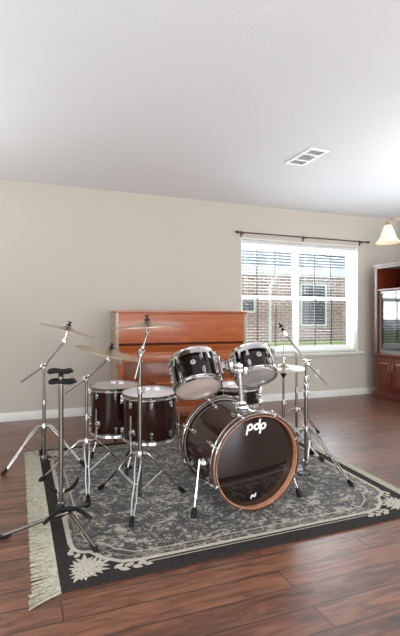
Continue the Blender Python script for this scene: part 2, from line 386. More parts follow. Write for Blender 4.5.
# ------------------------------------------------------------------ outside
tag(MB().box((-12, YB+.5, -.2), (30, 30, .42)).build('lawn', 'lawn', smooth=False), kind='structure')
HY = 13.0
house = thing('brick_house', 'brick neighbouring house with grey roof seen through the window blinds', 'house', (8, HY, .3))
MB().box((1.0, HY, .3), (18, HY+.3, 2.75)).build('brick_wall', 'brick', house, False)
b = MB(); b.prism([(HY-.5, 2.83), (HY+8, 6.4), (HY+8, 6.3), (HY-.5, 2.73)], (.5, 0, 0), (0, 1, 0), (0, 0, 1), (1, 0, 0), 18.5); b.build('roof', 'shingle', house, False)
MB().box((.5, HY-.52, 2.58), (19, HY-.48, 2.83)).build('fascia', 'fascia', house, False)
MB().box((.5, HY-.48, 2.58), (19, HY, 2.6)).build('soffit', 'fascia', house, False)
b = MB(); b.tube([(7.6, HY-.47, 2.6), (7.6, HY-.3, 2.4), (7.6, HY-.06, 2.2), (7.6, HY-.06, .35)], .05, 8); b.build('downspout', 'fascia', house)
b = MB(); b.prism([(0, 0), (1.5, -.55), (1.55, -.42), (.2, .1)], (10.05, HY+.55, 3.42), (1, 0, 0), (0, .75, .36), (0, -.4, .9), .05); b.build('roof_shade_strip', 'shutter', house, False)  # dark strip laid on the roof for the shading at its valley
for x0, x1, z0, z1 in ((8.86, 9.8, .98, 2.3), (6.62, 7.02, 1.42, 1.8)):
    b = MB(); w = .06
    b.box((x0-w, HY-.05, z0-w), (x0, HY, z1+w)); b.box((x1, HY-.05, z0-w), (x1+w, HY, z1+w)); b.box((x0, HY-.05, z1), (x1, HY, z1+w)); b.box((x0, HY-.05, z0-w), (x1, HY, z0))
    f = b.build('window_surround', 'fascia', house, False)
    b = MB(); b.box((x0, HY-.02, z0), (x1, HY-.01, z1)); z = z0+.05
    while z < z1: b.box((x0, HY-.04, z), (x1, HY-.02, z+.03)); z += .1
    b.build('louvred_shutter', 'shutter', f, False)

# ------------------------------------------------------------------ upright piano and bench
PX0, PX1, PY0, PY1 = .965, 2.525, 4.86, 5.19
pi_ = thing('upright_piano', 'orange-brown wooden upright piano standing behind the drums', 'piano', ((PX0+PX1)/2, (PY0+PY1)/2, 0))
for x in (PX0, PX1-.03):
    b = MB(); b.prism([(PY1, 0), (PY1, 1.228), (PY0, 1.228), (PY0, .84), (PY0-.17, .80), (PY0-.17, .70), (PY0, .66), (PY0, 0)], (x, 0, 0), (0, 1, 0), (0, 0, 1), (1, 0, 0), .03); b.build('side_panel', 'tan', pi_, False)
MB().box((PX0-.008, PY0-.02, 1.228), (PX1+.008, PY1, 1.25), .004).build('lid', 'piano', pi_)
MB().box((PX0+.03, PY0+.0, .895), (PX1-.03, PY0+.025, 1.228), .003).build('upper_panel', 'piano', pi_)
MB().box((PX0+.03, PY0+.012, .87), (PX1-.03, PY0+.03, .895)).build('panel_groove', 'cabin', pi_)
b = MB(); b.prism([(PY0+.02, .87), (PY0+.02, .80), (PY0-.155, .78), (PY0-.155, .80), (PY0-.01, .845)], (PX0+.03, 0, 0), (0, 1, 0), (0, 0, 1), (1, 0, 0), PX1-PX0-.06); b.build('fallboard', 'piano', pi_, False)
MB().box((PX0+.03, PY0-.168, .70), (PX1-.03, PY0+.02, .778), .004).build('key_slip', 'piano', pi_)
MB().box((PX0+.03, PY0+.2, .14), (PX1-.03, PY0+.22, .70), .003).build('lower_panel', 'piano', pi_)
MB().box((PX0+.03, PY0+.16, .02), (PX1-.03, PY0+.22, .14), .004).build('toe_rail', 'piano', pi_)
MB().box((PX0+.03, PY1-.03, .02), (PX1-.03, PY1, 1.228)).build('back_panel', 'piano', pi_)
for x in (PX0+.005, PX1-.055):
    b = MB(); b.lathe([(.012, .0), (.016, .1), (.022, .4), (.026, .55), (.03, .62), (.03, .69)], (x+.025, PY0-.135, .012), (0, 0, 1), 16); b.box((x, PY0-.16, .69), (x+.05, PY0-.11, .7)); b.build('front_leg', 'piano', pi_)
for x in (1.62, 1.72, 1.82):
    b = MB(); b.tube([(x, PY0+.16, .07), (x, PY0-.02, .065), (x, PY0-.07, .055)], [.012, .02, .016], 10, flat=(1, 0, 0)); b.build('pedal', 'brass', pi_)
BX0, BX1, BY0, BY1 = 1.255, 2.14, 4.34, 4.66
bench = thing('piano_bench', 'low orange-brown wooden bench in front of the piano', 'bench', ((BX0+BX1)/2, (BY0+BY1)/2, 0))
MB().box((BX0, BY0, .5), (BX1, BY1, .53), .006).build('seat_top', 'piano', bench)
b = MB(); b.box((BX0+.04, BY0+.04, .41), (BX1-.04, BY0+.06, .5)); b.box((BX0+.04, BY1-.06, .41), (BX1-.04, BY1-.04, .5)); b.box((BX0+.04, BY0+.06, .41), (BX0+.06, BY1-.06, .5)); b.box((BX1-.06, BY0+.06, .41), (BX1-.04, BY1-.06, .5)); b.build('apron', 'piano', bench, False)
for x in (BX0+.05, BX1-.05):
    for y in (BY0+.05, BY1-.05):
        b = MB(); b.lathe([(.014, 0), (.018, .03), (.02, .3), (.025, .4), (.025, .5)], (x, y, 0), (0, 0, 1), 14); b.build('leg', 'piano', bench)

# ------------------------------------------------------------------ cabinet and television
CX, CXB, CY1, CY0 = 4.94, 5.6, 5.335, 4.02
cab = thing('entertainment_cabinet', 'tall cherry wood cabinet with raised-panel doors against the right wall', 'cabinet', ((CX+CXB)/2, (CY0+CY1)/2, 0))
for y in (CY0, CY1-.035):
    MB().box((CX+.006, y, .09), (CXB, y+.035, 1.9), .003).build('side_panel', 'cherry', cab)
    MB().box((CX-.012, y-.004, .66), (CX+.006, y+.043, 1.9), .004).build('front_stile', 'cabtrim', cab)
b = MB(); b.box((CX-.02, CY0-.012, 1.9), (CXB, CY1+.012, 1.93), .008); b.box((CX-.035, CY0-.024, 1.93), (CXB, CY1+.024, 1.965), .008); b.build('crown_moulding', 'cabtrim', cab)
b = MB(); b.box((CX-.02, CY0-.02, 0), (CXB, CY1+.02, .085), .006); b.box((CX-.01, CY0-.01, .085), (CXB, CY1+.01, .1), .004); b.build('plinth', 'cherry', cab)
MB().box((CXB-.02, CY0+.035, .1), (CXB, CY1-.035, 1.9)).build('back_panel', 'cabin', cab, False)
MB().box((CX, CY0+.035, 1.575), (CXB-.02, CY1-.035, 1.6), .003).build('shelf', 'cabtrim', cab)
b = MB(); b.box((CX-.02, CY0-.02, .61), (CXB, CY1+.02, .65), .008); b.build('counter', 'cherry', cab)
b = MB(); b.box((CX+.004, CY0+.035, .1), (CX+.02, CY1-.035, .61)); b.build('face_frame', 'cherry', cab, False)
nd = 4; cw = (CY1-CY0-.03)/nd
for i in range(nd):
    y0 = CY0+.015+cw*i+.006; y1 = y0+cw-.012; z0, z1 = .125, .585
    b = MB(); b.box((CX-.018, y0, z0), (CX+.003, y1, z1), .004); d = b.build('door', 'cherry', cab)
    b = MB(); rx = CX-.018
    x_ = Vector((0, 1, 0)); y_ = UP
    def frus(b, a0, a1, c0, c1, inset, h):
        lo = [b.bm.verts.new((rx, a, c)) for a, c in ((a0, c0), (a1, c0), (a1, c1), (a0, c1))]
        hi = [b.bm.verts.new((rx-h, a, c)) for a, c in ((a0+inset, c0+inset), (a1-inset, c0+inset), (a1-inset, c1-inset), (a0+inset, c1-inset))]
        b.rings([lo, hi])
    frus(b, y0+.055, y1-.055, z0+.055, z1-.055, .022, .012)
    b.build('raised_panel', 'cherry', d, False)
    b = MB()
    for (a, aa, c, cc) in ((y0+.043, y0+.051, z0+.043, z1-.043), (y1-.051, y1-.043, z0+.043, z1-.043), (y0+.051, y1-.051, z0+.043, z0+.051), (y0+.051, y1-.051, z1-.051, z1-.043)):
        b.box((rx-.005, a, c), (rx, aa, cc), .002)
    b.build('bead_moulding', 'cherry', d)
    hy = y1-.024 if i % 2 == 0 else y0+.024
    b = MB(); b.tube([(rx, hy, .40), (rx-.02, hy, .408), (rx-.028, hy, .44), (rx-.028, hy, .48), (rx-.02, hy, .512), (rx, hy, .52)], [.005, .005, .007, .007, .005, .005], 8); b.build('handle', 'brass', d)
tv = thing('television', 'dark-screened television set inside the cherry cabinet', 'television', ((CX+CXB)/2, (CY0+CY1)/2, .65))
ty0, ty1, tz0, tz1 = CY0+.045, CY1-.045, .652, 1.565
b = MB(); b.box((CX+.06, ty0, tz0), (CX+.45, ty1, tz1), .01); b.build('housing', 'blackmetal', tv)
def rrect(x0, x1, y0, y1, r, n=6):
    out = []
    for cx, cy, a0 in ((x1-r, y0+r, -90), (x1-r, y1-r, 0), (x0+r, y1-r, 90), (x0+r, y0+r, 180)):
        for i in range(n+1):
            a = math.radians(a0+90*i/n); out.append((cx+r*math.cos(a), cy+r*math.sin(a)))
    return out
b = MB(); A = rrect(ty0, ty1, tz0, tz1, .02); B = rrect(ty0+.022, ty1-.022, tz0+.05, tz1-.022, .05)
rs = [[b.bm.verts.new((x, p[0], p[1])) for p in P_] for x, P_ in ((CX+.06, A), (CX+.03, A), (CX+.026, B), (CX+.05, B))]
b.rings(rs, caps=False); b.build('bezel', 'bezel', tv, False)
b = MB(); B2 = rrect(ty0+.02, ty1-.02, tz0+.048, tz1-.02, .05); b.prism(B2, (CX+.045, 0, 0), (0, 1, 0), (0, 0, 1), (1, 0, 0), .012); b.build('screen', 'screen', tv, False)

# ------------------------------------------------------------------ chandelier
sc = place(388, 233, 3.3); cc = sc+cv(.272, -.127, 0); cc.z = sc.z
ch = thing('chandelier', 'brass chandelier with lit bell-shaped frosted glass shades', 'chandelier', (cc.x, cc.y, HC))
MB().lathe([(0, 0), (.065, 0), (.06, -.015), (.02, -.035), (0, -.04)], (cc.x, cc.y, HC)).build('canopy', 'brass', ch)
MB().cyl((cc.x, cc.y, HC-.035), (cc.x, cc.y, sc.z+.28), .006).build('stem', 'brass', ch)
MB().lathe([(0, .30), (.012, .29), (.03, .22), (.016, .16), (.03, .12), (.045, .06), (.03, .0), (.012, -.03), (.018, -.05), (0, -.07)], (cc.x, cc.y, sc.z)).build('centre_body', 'brass', ch)
for i in range(5):
    d = (Matrix.Rotation(2*PI*i/5, 3, 'Z') @ cv(-.906, .423, 0)).normalized(); s0 = Vector((cc.x, cc.y, sc.z))
    e = s0+d*.30; b = MB()
    b.tube([s0+d*.035+UP*.06, s0+d*.09+UP*.0, s0+d*.15+UP*.01, s0+d*.2+UP*.075, s0+d*.26+UP*.105, e+UP*.1, e+UP*.07], [.008]*7, 10)
    b.tube([s0+d*.2+UP*.075, s0+d*.22+UP*.04, s0+d*.2+UP*.025, s0+d*.18+UP*.04], .005, 8)
    arm = b.build('arm', 'brass', ch)
    b = MB(); b.lathe([(0, .085), (.016, .08), (.024, .066), (.025, .057), (0, .057)], e, UP, 20); b.build('shade_cup', 'brass', arm)
    b = MB(); b.lathe([(.022, .056), (.03, .045), (.043, .01), (.055, -.025), (.068, -.05), (.084, -.066), (.086, -.072), (.081, -.072), (.064, -.05), (.051, -.025), (.039, .01), (.027, .043), (.019, .054)], e, UP, 28, closed=True); b.build('shade', 'frost', arm)
    b = MB(); b.lathe([(0, .05), (.012, .045), (.012, .02), (.024, -.005), (.022, -.03), (0, -.042)], e, UP, 16); b.build('bulb', 'bulb', arm)

# ------------------------------------------------------------------ rug
RA, RB, RC, RD = Vector((.165, 2.0, 0)), Vector((2.30, 2.035, 0)), Vector((2.50, 4.22, 0)), Vector((.16, 4.22, 0))
RT = .010
W_, D_ = 2.2, 2.2
def rugp(x, y, h=RT):                                    # rug metres from the near left corner
    u, v = x/W_, y/D_
    p = RA*(1-u)*(1-v)+RB*u*(1-v)+RC*u*v+RD*(1-u)*v
    return Vector((p.x, p.y, h))
def on_rug(p):
    pts = [RA, RB, RC, RD]; 
    for i in range(4):
        a, c = pts[i], pts[(i+1) % 4]
        if (c.x-a.x)*(p.y-a.y)-(c.y-a.y)*(p.x-a.x) < 0: return False
    return True
def gz(p): return RT+.0038 if on_rug(p) else (.0145 if .03 < p.x < .2 and 1.95 < p.y < 4.25 else .0005)
rug = thing('area_rug', 'grey damask area rug with charcoal border and cream corner flowers under the drums', 'rug', (1.3, 3.1, 0))
b = MB(); n = 24
low, top = [], []
for x0, y0, x1, y1 in ((0, 0, W_, 0), (W_, 0, W_, D_), (W_, D_, 0, D_), (0, D_, 0, 0)):
    for i in range(n):
        t_ = i/n; low.append(b.bm.verts.new(rugp(x0+(x1-x0)*t_, y0+(y1-y0)*t_, .0005))); top.append(b.bm.verts.new(rugp(x0+(x1-x0)*t_, y0+(y1-y0)*t_, RT)))
b.rings([low, top])
def corner_path(l, m):                                   # inset border line with a notched, scrolled corner
    s = .14; q = [(l+.0, m+s+.14), (l+.012, m+s+.07), (l+.045, m+s+.035), (l+.09, m+s+.02), (l+s-.03, m+s-.015), (l+s-.005, m+s-.06), (l+s+.03, m+.055), (l+s+.08, m+.015), (l+s+.17, m)]
    return q
def border(l, m):
    q = corner_path(l, m); out = []
    out += q                                             # near left, travelling to the right along the near edge
    out += [(W_-x, y) for x, y in q][::-1]
    out += [(W_-x, D_-y) for x, y in q]
    out += [(x, D_-y) for x, y in q][::-1]
    return out
def ribbon(path, w, h, mi, closed=True):
    b.mi = mi; n = len(path); L, R = [], []
    for i in range(n):
        p = Vector(path[i]+(0,)); a = Vector(path[i-1]+(0,)) if (i or closed) else p; c = Vector(path[(i+1) % n]+(0,)) if (i < n-1 or closed) else p
        d = (c-a).normalized(); nn = Vector((-d.y, d.x, 0))*w/2
        L.append(b.bm.verts.new(rugp(p.x+nn.x, p.y+nn.y, h))); R.append(b.bm.verts.new(rugp(p.x-nn.x, p.y-nn.y, h)))
    for i in range(n if closed else n-1):
        j = (i+1) % n; b.face([L[i], L[j], R[j], R[i]])
    b.mi = 0
fp = border(.085, .125)
b.mi = 1; b.face([b.bm.verts.new(rugp(x, y, RT+.0006)) for x, y in fp]); b.mi = 0
ribbon(border(.08, .12), .026, RT+.0012, 2)
ribbon(border(.118, .158), .012, RT+.0012, 3)
ribbon(border(.15, .19), .008, RT+.0012, 2)
ribbon([(.42, .088), (W_-.42, .088)], .007, RT+.0012, 2, False); ribbon([(.42, D_-.088), (W_-.42, D_-.088)], .007, RT+.0012, 2, False)
leaf_count = [0]
def leaf(x, y, ang, L, w, mi=2):
    pts = [(0, -.12*w), (.2*L, -.42*w), (.45*L, -.5*w), (.75*L, -.3*w), (L, 0), (.75*L, .3*w), (.45*L, .5*w), (.2*L, .42*w), (0, .12*w)]
    c, s_ = math.cos(ang), math.sin(ang); b.mi = mi
    b.face([b.bm.verts.new(rugp(x+px*c-py*s_, y+px*s_+py*c, RT+.0016+.00004*leaf_count[0])) for px, py in pts]); b.mi = 0; leaf_count[0] = (leaf_count[0]+1) % 45
for sx, sy in ((0, 0), (1, 0), (1, 1), (0, 1)):
    def lf(x, y, a, L, w):
        a = math.radians(a); X = W_-x if sx else x; Y = D_-y if sy else y
        if sx: a = PI-a
        if sy: a = -a
        leaf(X, Y, a, L, w)
    fx, fy = .115, .125
    for a, L, w in ((52, .13, .06), (82, .15, .06), (112, .11, .055), (150, .075, .045), (195, .07, .04), (235, .1, .055), (268, .085, .05), (305, .085, .05), (20, .15, .06), (345, .12, .055)):
        lf(fx+.004*math.cos(math.radians(a)), fy+.004*math.sin(math.radians(a)), a, L, w*.52)
        c_ = math.radians(a); lf(fx+L*.45*math.cos(c_), fy+L*.45*math.sin(c_), a+44, L*.42, w*.36); lf(fx+L*.45*math.cos(c_), fy+L*.45*math.sin(c_), a-44, L*.42, w*.36)
    for k, (x, y, a) in enumerate(((.25, .085, 30), (.27, .08, -30), (.30, .085, 20), (.335, .075, -25), (.365, .08, 25), (.39, .075, -15), (.09, .25, 60), (.08, .28, 120), (.075, .31, 70))):
        lf(x, y, a, .062-.003*k, .032)
b.build('rug_pile', ['charcoal', 'field', 'cream', 'midgrey'], rug, True, 20)
def fringe(edge0, edge1, out, nm, Lf):
    b = MB(); n = 285
    for i in range(n):
        t_ = (i+random.random()*.6)/n; p = edge0.lerp(edge1, t_); p.z = random.uniform(.006, .0075)
        L = Lf*(.95+.08*random.random())*(1.12 if t_ < .03 else 1); sk = (random.random()-.5)*.03-max(0, .07-t_)*.8
        q = p+out*L*.5+Vector((0, sk*.5+random.uniform(-.006, .006), 0)); q.z = .006; r = p+out*L+Vector((0, sk+random.uniform(-.01, .01), 0)); r.z = .0035
        b.tube([p, q, r], [.0055, random.uniform(.0032, .005), .0028], 5)
    tag(b.build(nm, 'fringe', rug), kind='stuff')
fringe(RA+Vector((0, 0, 0)), RD.copy(), Vector((-1, 0, 0)), 'fringe', .115)
fringe(RB.copy(), RC.copy(), Vector((1, 0, 0)), 'fringe', .075)

# ------------------------------------------------------------------ drums
class Fr:
    """axis frame of a drum: a points to the batter side, t is angle zero"""
    def __init__(s, c, a, t): s.c = Vector(c); s.a = Vector(a).normalized(); t = Vector(t); s.t = (t-s.a*s.a.dot(t)).normalized(); s.b = s.a.cross(s.t)
    def p(s, r, deg, h):
        g = math.radians(deg); return s.c+s.a*h+(s.t*math.cos(g)+s.b*math.sin(g))*r
    def d(s, deg):
        g = math.radians(deg); return s.t*math.cos(g)+s.b*math.sin(g)
def flange_hoop(fr, R, h, s):                             # triple-flanged metal hoop; s = which way is outward
    prof = [(R+.004, .013), (R+.011, .014), (R+.0105, .009), (R+.0075, .004), (R+.007, -.011), (R+.012, -.014), (R+.017, -.0145), (R+.017, -.0175), (R+.004, -.0175)]
    return MB().lathe([(r, h+s*z) for r, z in prof], fr.c, fr.a, 48, closed=True)
def lug(fr, R, deg, h, L, nm='lug', root=None):
    d = fr.d(deg); p = fr.p(R, deg, h); tg = fr.a.cross(d); b = MB()
    b.obox(p+d*.003, tg, fr.a, d, .022, L, .006, .002); b.obox(p+d*.010, tg, fr.a, d, .012, L*.55, .014, .003)
    b.cyl(p+d*.015-fr.a*L*.5, p+d*.015+fr.a*L*.5, .0065, seg=10); return b.build(nm, 'chrome', root)
def drum(name, label, fr, R, H, shellm, nl, lug0, resom, group=None, badge=None, lug_len=.036, headm='coated'):
    root = thing(name, label, 'drum', fr.c, group)
    MB().lathe([(R, 0), (R, H), (R-.007, H), (R-.007, 0)], fr.c, fr.a, 56, closed=True).build('shell', shellm, root)
    MB().lathe([(0, H+.003), (R-.01, H+.003), (R+.002, H), (R+.003, H-.006), (R+.0012, H-.006), (0, H-.001)], fr.c, fr.a, 48).build('batter_head', headm, root)
    MB().lathe([(0, -.003), (R-.01, -.003), (R+.002, 0), (R+.003, .006), (R+.0012, .006), (0, .001)], fr.c, fr.a, 48).build('resonant_head', resom, root)
    flange_hoop(fr, R, H, 1).build('hoop', 'chrome', root); flange_hoop(fr, R, 0, -1).build('hoop', 'chrome', root)
    for i in range(nl):
        g = lug0+360*i/nl
        for hh, e in ((H-.055, H-.016), (.055, .016)):
            lug(fr, R, g, hh, lug_len, 'lug', root)
            s = 1 if hh > H/2 else -1
            b = MB(); b.cyl(fr.p(R+.0145, g, hh+s*lug_len*.4), fr.p(R+.0145, g, e+s*.004), .0028, seg=8); b.cyl(fr.p(R+.0145, g, e+s*.001), fr.p(R+.0145, g, e+s*.012), .005, seg=8); b.build('tension_rod', 'chrome', root)
    if badge is not None:
        p = fr.p(R, badge[0], badge[1]); d = fr.d(badge[0])
        b = MB(); b.lathe([(0, .004), (.015, .0035), (.0175, .0015), (.0175, -.003), (0, -.003)], p, d, 24); bo = b.build('badge', 'resogrey', root)
        b = MB(); b.lathe([(.0045, .0042), (.0095, .0042), (.0095, .0036), (.0045, .0036)], p, d, 20, closed=True); b.build('badge_ring', 'blackmetal', bo)
    return root
def foot(p, top, parent, nm='rubber_foot', r=.013):
    d = (Vector(p)-Vector(top)).normalized(); b = MB(); q = Vector(p)
    b.tube([q-d*.05+UP*.006, q-d*.03+UP*.004, q+UP*.012], [r*.7, r, r*1.0], 12); b.lathe([(0, 0), (r*1.15, 0), (r*1.15, .008), (r*.8, .02), (0, .02)], q, UP, 14); return b.build(nm, 'black', parent)
def floor_tom_legs(root, fr, R, angs, hb):
    for g in angs:
        d = fr.d(g); p = fr.p(R, g, hb); tg = fr.a.cross(d)
        b = MB(); b.obox(p+d*.004, tg, fr.a, d, .045, .05, .008, .004); b.obox(p+d*.018, tg, fr.a, d, .026, .034, .03, .005); b.tube([p+d*.018+tg*.01, p+d*.018+tg*.036], .006, 8); b.obox(p+d*.018+tg*.04, d, fr.a, tg, .01, .034, .006, .002); b.build('leg_bracket', 'chrome', root)
        ax = p+d*.02; up = ax+fr.a*.13; z0 = gz(ax); kn = Vector((ax.x, ax.y, z0+.13)); d2 = Vector((d.x, d.y, 0)).normalized(); ft = Vector((ax.x, ax.y, z0))+d2*.055
        b = MB(); b.tube([up, ax, kn, kn+d2*.01-UP*.025, ft+UP*.012], .0078, 10); lg = b.build('leg', 'chrome', root); foot(ft, kn, lg, r=.012)

TC = cv(0, -1, 0)                                          # towards the viewer
# floor toms
c1 = place(149.5, 393, 3.56); a1 = (UP+cv(.0, -1, 0)*.06).normalized(); H1 = .335
f1 = Fr(c1-a1*H1, a1, TC)
ft1 = drum('floor_tom', 'dark walnut floor tom nearer the bass drum, with a bright white head', f1, .205, H1, M['lacquer'], 8, 10, M['resogrey'], 'floor toms', lug_len=.042)
floor_tom_legs(ft1, f1, .205, (-32, 92, 228), .075)
c2 = place(115, 386, 3.97); a2 = (UP+cv(.0, -1, 0)*.04).normalized(); H2 = .385
f2 = Fr(c2-a2*H2, a2, TC)
ft2 = drum('floor_tom', 'dark walnut floor tom at the far left of the kit, with a greyer head', f2, .208, H2, M['lacquer'], 8, 12, M['resogrey'], 'floor toms', lug_len=.042, headm='resogrey')
floor_tom_legs(ft2, f2, .208, (-32, 60, 190), .1)
# rack toms
def tom_frame(px, py, z, lean, back, H):
    up_i = cv(-math.sin(math.radians(lean)), 0, math.cos(math.radians(lean)))
    a = (up_i*math.cos(math.radians(back))+cv(0, 1, 0)*math.sin(math.radians(back))).normalized()
    return Fr(place(px, py, z), a, -cv(0, 1, 0))
fa = tom_frame(198.5, 388, 3.02, 13, 33, .21); RTA, HA = .150, .215
ra = drum('rack_tom', 'larger dark brown rack tom with a pinkish bottom head, left of the post', fa, RTA, HA, M['darklac'], 6, -35, M['reso'], 'rack toms', badge=(2, .12), lug_len=.04)
fb = tom_frame(256, 377, 3.1, 10, 31, .17); RTB, HB = .134, .18
rb = drum('rack_tom', 'smaller rack tom with a grey bottom head, right of the post by the window', fb, RTB, HB, M['darklac'], 6, -14, M['resogrey'], 'rack toms', badge=(18, .105), lug_len=.036)
def suspension(root, fr, R, H, gm, g0, span=46):
    # band under the upper hoop with downturned ends and tall lug plates, plus the bracket that takes the arm
    b = MB(); rs = []
    for i in range(17):
        g = g0-span+2*span*i/16
        rs.append([b.bm.verts.new(fr.p(R+r, g, H+h)) for r, h in ((.0225, -.04), (.0255, -.04), (.0255, -.021), (.0225, -.021))])
    b.rings(rs)
    for s_ in (-1, 1):
        d = fr.d(g0+s_*(span-4)); tg = fr.a.cross(d); b.obox(fr.p(R+.0245, g0+s_*(span-4), H-.058), tg+fr.a*.25*s_, fr.a-tg*.25*s_, d, .016, .05, .005, .0015)
    b.build('suspension_band', 'chrome', root)
    for g in (g0-62, g0+62):
        d = fr.d(g); tg = fr.a.cross(d); b = MB()
        b.obox(fr.p(R+.021, g, H*.52), tg, fr.a, d, .036, H*.78, .006, .002)
        for q in (-.3, 0, .3): b.obox(fr.p(R+.027, g, H*(.52+q)), tg, fr.a, d, .024, H*.13, .012, .004)
        b.build('lug_plate', 'chrome', root)
    d = fr.d(gm); b = MB(); b.obox(fr.p(R+.03, gm, H*.52), fr.a.cross(d), fr.a, d, .05, H*.62, .012, .004); b.obox(fr.p(R+.046, gm, H*.5), fr.a.cross(d), fr.a, d, .032, .05, .028, .006)
    b.tube([fr.p(R+.05, gm, H*.5+.02), fr.p(R+.05, gm, H*.5+.055)], .006, 8); b.build('bracket_plate', 'chrome', root)
    return fr.p(R+.076, gm, H*.5)
ta = suspension(ra, fa, RTA, HA, 84, -2)
tb = suspension(rb, fb, RTB, HB, -80, 8)
# bass drum
n0 = cv(.418, -.909, -.06).normalized()                   # front face direction
RB_ = .274; RH = .295
fc = spot(258.5, 2.69, RH+.017)
fr = Fr(fc, -n0, UP)                                       # a points back to the batter side
bd = thing('bass_drum', 'large glossy dark brown bass drum with a white-lettered front head', 'drum', (fc.x, fc.y, RT))
HL = .50
MB().lathe([(RB_, .042), (RB_, HL-.03), (RB_-.008, HL-.03), (RB_-.008, .042)], fc, -n0, 72, closed=True).build('shell', 'lacquer', bd)
MB().lathe([(0, .036), (RB_-.006, .036), (RB_+.002, .038), (RB_+.003, .05), (RB_+.0015, .05), (0, .040)], fc, -n0, 72).build('front_head', 'fronthead', bd)
MB().lathe([(0, HL-.012), (RB_-.01, HL-.012), (RB_+.002, HL-.02), (RB_+.003, HL-.034), (RB_+.0015, HL-.034), (0, HL-.016)], fc, -n0, 72).build('batter_head', 'coated', bd)
def bhoop(h0, h1, m):
    hp = MB().lathe([(RB_+.006, h0), (RH, h0), (RH+.0015, (h0+h1)/2), (RH, h1), (RB_+.006, h1)], fc, -n0, 80, closed=True).build('hoop', m, bd)
    return hp
h_f = bhoop(0, .046, M['hoopdark'])
MB().lathe([(RB_+.0005, .001), (RB_+.0062, .0005), (RB_+.0062, .046), (RB_+.0035, .046), (RB_+.0035, .034), (RB_+.0005, .034)], fc, -n0, 80, closed=True).build('hoop_lining', M['hoopwood'], h_f); h_r = bhoop(HL-.042, HL, M['hoopdark'])
for hp, hh in ((h_f, -.0005), (h_f, .043), (h_r, HL-.0425)):
    s = MB().lathe([(RH-.007, hh-.001), (RH+.0005, hh-.001), (RH+.0025, hh+.001), (RH+.0025, hh+.004), (RH+.0005, hh+.0045), (RH-.007, hh+.0005)], fc, -n0, 80, closed=True).build('metal_inlay', 'chrome', hp)
for i in range(8):
    g = 22.5+45*i; d = fr.d(g); tg = fr.a.cross(d)
    for hh, e, s in ((.12, .0, -1), (HL-.12, HL, 1)):
        lug(fr, RB_, g, hh, .05, 'lug', bd)
        b = MB(); b.cyl(fr.p(RB_+.017, g, hh), fr.p(RH+.012, g, e+(.03 if s < 0 else -.03)), .0035, seg=8); b.tube([fr.p(RH+.011, g, e-s*.07), fr.p(RH+.012, g, e-s*.055)], .006, 8); b.build('tension_rod', 'chrome', bd)
        b = MB(); b.obox(fr.p(RH+.006, g, e-s*.022), tg, fr.a, d, .02, .052, .008, .003); b.obox(fr.p(RH-.004, g, e+s*.003), tg, fr.a, d, .018, .006, .028, .002); b.obox(fr.p(RH+.01, g, e-s*.05), tg, fr.a, d, .018, .018, .018, .004); b.build('claw_hook', 'chrome', bd)
for s in (-1, 1):                                          # spurs
    g = s*96; d = fr.d(g); p = fr.p(RB_, g, .17)
    b = MB(); b.lathe([(0, 0), (.034, 0), (.034, .006), (.026, .014), (.02, .028), (0, .03)], p, d, 22); br_ = b.build('spur_bracket', 'chrome', bd)
    side = Vector((d.x, d.y, 0)).normalized(); fpt = fc+side*.375-Vector((n0.x, n0.y, 0)).normalized()*.10; fpt.z = gz(fpt)
    q = p+d*.035; b = MB(); b.tube([q+(q-fpt).normalized()*.03, q, q.lerp(fpt, .6)], .008, 10); b.tube([q.lerp(fpt, .6), fpt+UP*.02], .0055, 10); b.lathe([(0, -.01), (.012, -.01), (.012, .01), (0, .01)], q.lerp(fpt, .6), (q-fpt), 12); sp = b.build('spur', 'chrome', bd); foot(fpt, q, sp, r=.016)
# front-head lettering
tx = cv(.909, .418, 0).normalized(); ty = n0.cross(tx).normalized()
if ty.z < 0: ty = -ty
def letters(parent, text, cx, cy, S, nm):
    """bold round wordmark: S = bowl diameter"""
    b = MB(); o = fc+tx*cx+ty*cy+n0*-.0355; n = 24; adv = S*1.03; x = -adv*(len(text)-1)/2; sh = .16
    P = lambda px, py: o+tx*(px+py*sh)+ty*py
    for chx in text:
        ro, ri = S*.5, S*.22; pts = []
        for k in range(n):
            a = 2*PI*k/n; pts.append([(x+ro*math.cos(a), ro*math.sin(a)), (x+ri*math.cos(a)*.9, ri*math.sin(a))])
        V = [[b.bm.verts.new(P(*q)) for q in pr] for pr in pts]; V2 = [[b.bm.verts.new(P(*q)+n0*.0006) for q in pr] for pr in pts]
        for k in range(n):
            j = (k+1) % n
            b.face([V2[k][0], V2[j][0], V2[j][1], V2[k][1]]); b.face([V[k][0], V[j][0], V2[j][0], V2[k][0]]); b.face([V[k][1], V[j][1], V2[j][1], V2[k][1]])
        w = S*.28
        if chx == 'p': st = (x-ro, x-ro+w, -S*1.02, S*.32)
        else: st = (x+ro-w, x+ro, -S*.32, S*1.02)
        q = [(st[0], st[2]), (st[1], st[2]), (st[1], st[3]), (st[0], st[3])]
        lo = [b.bm.verts.new(P(*v)) for v in q]; hi = [b.bm.verts.new(P(*v)+n0*.0008) for v in q]; b.rings([lo, hi]); x += adv
    return b.build(nm, 'logo', parent, False)
letters(bd, 'pdp', .002, .205, .044, 'front_lettering')
letters(bd, 'pd', -.006, -.215, .017, 'front_emblem')
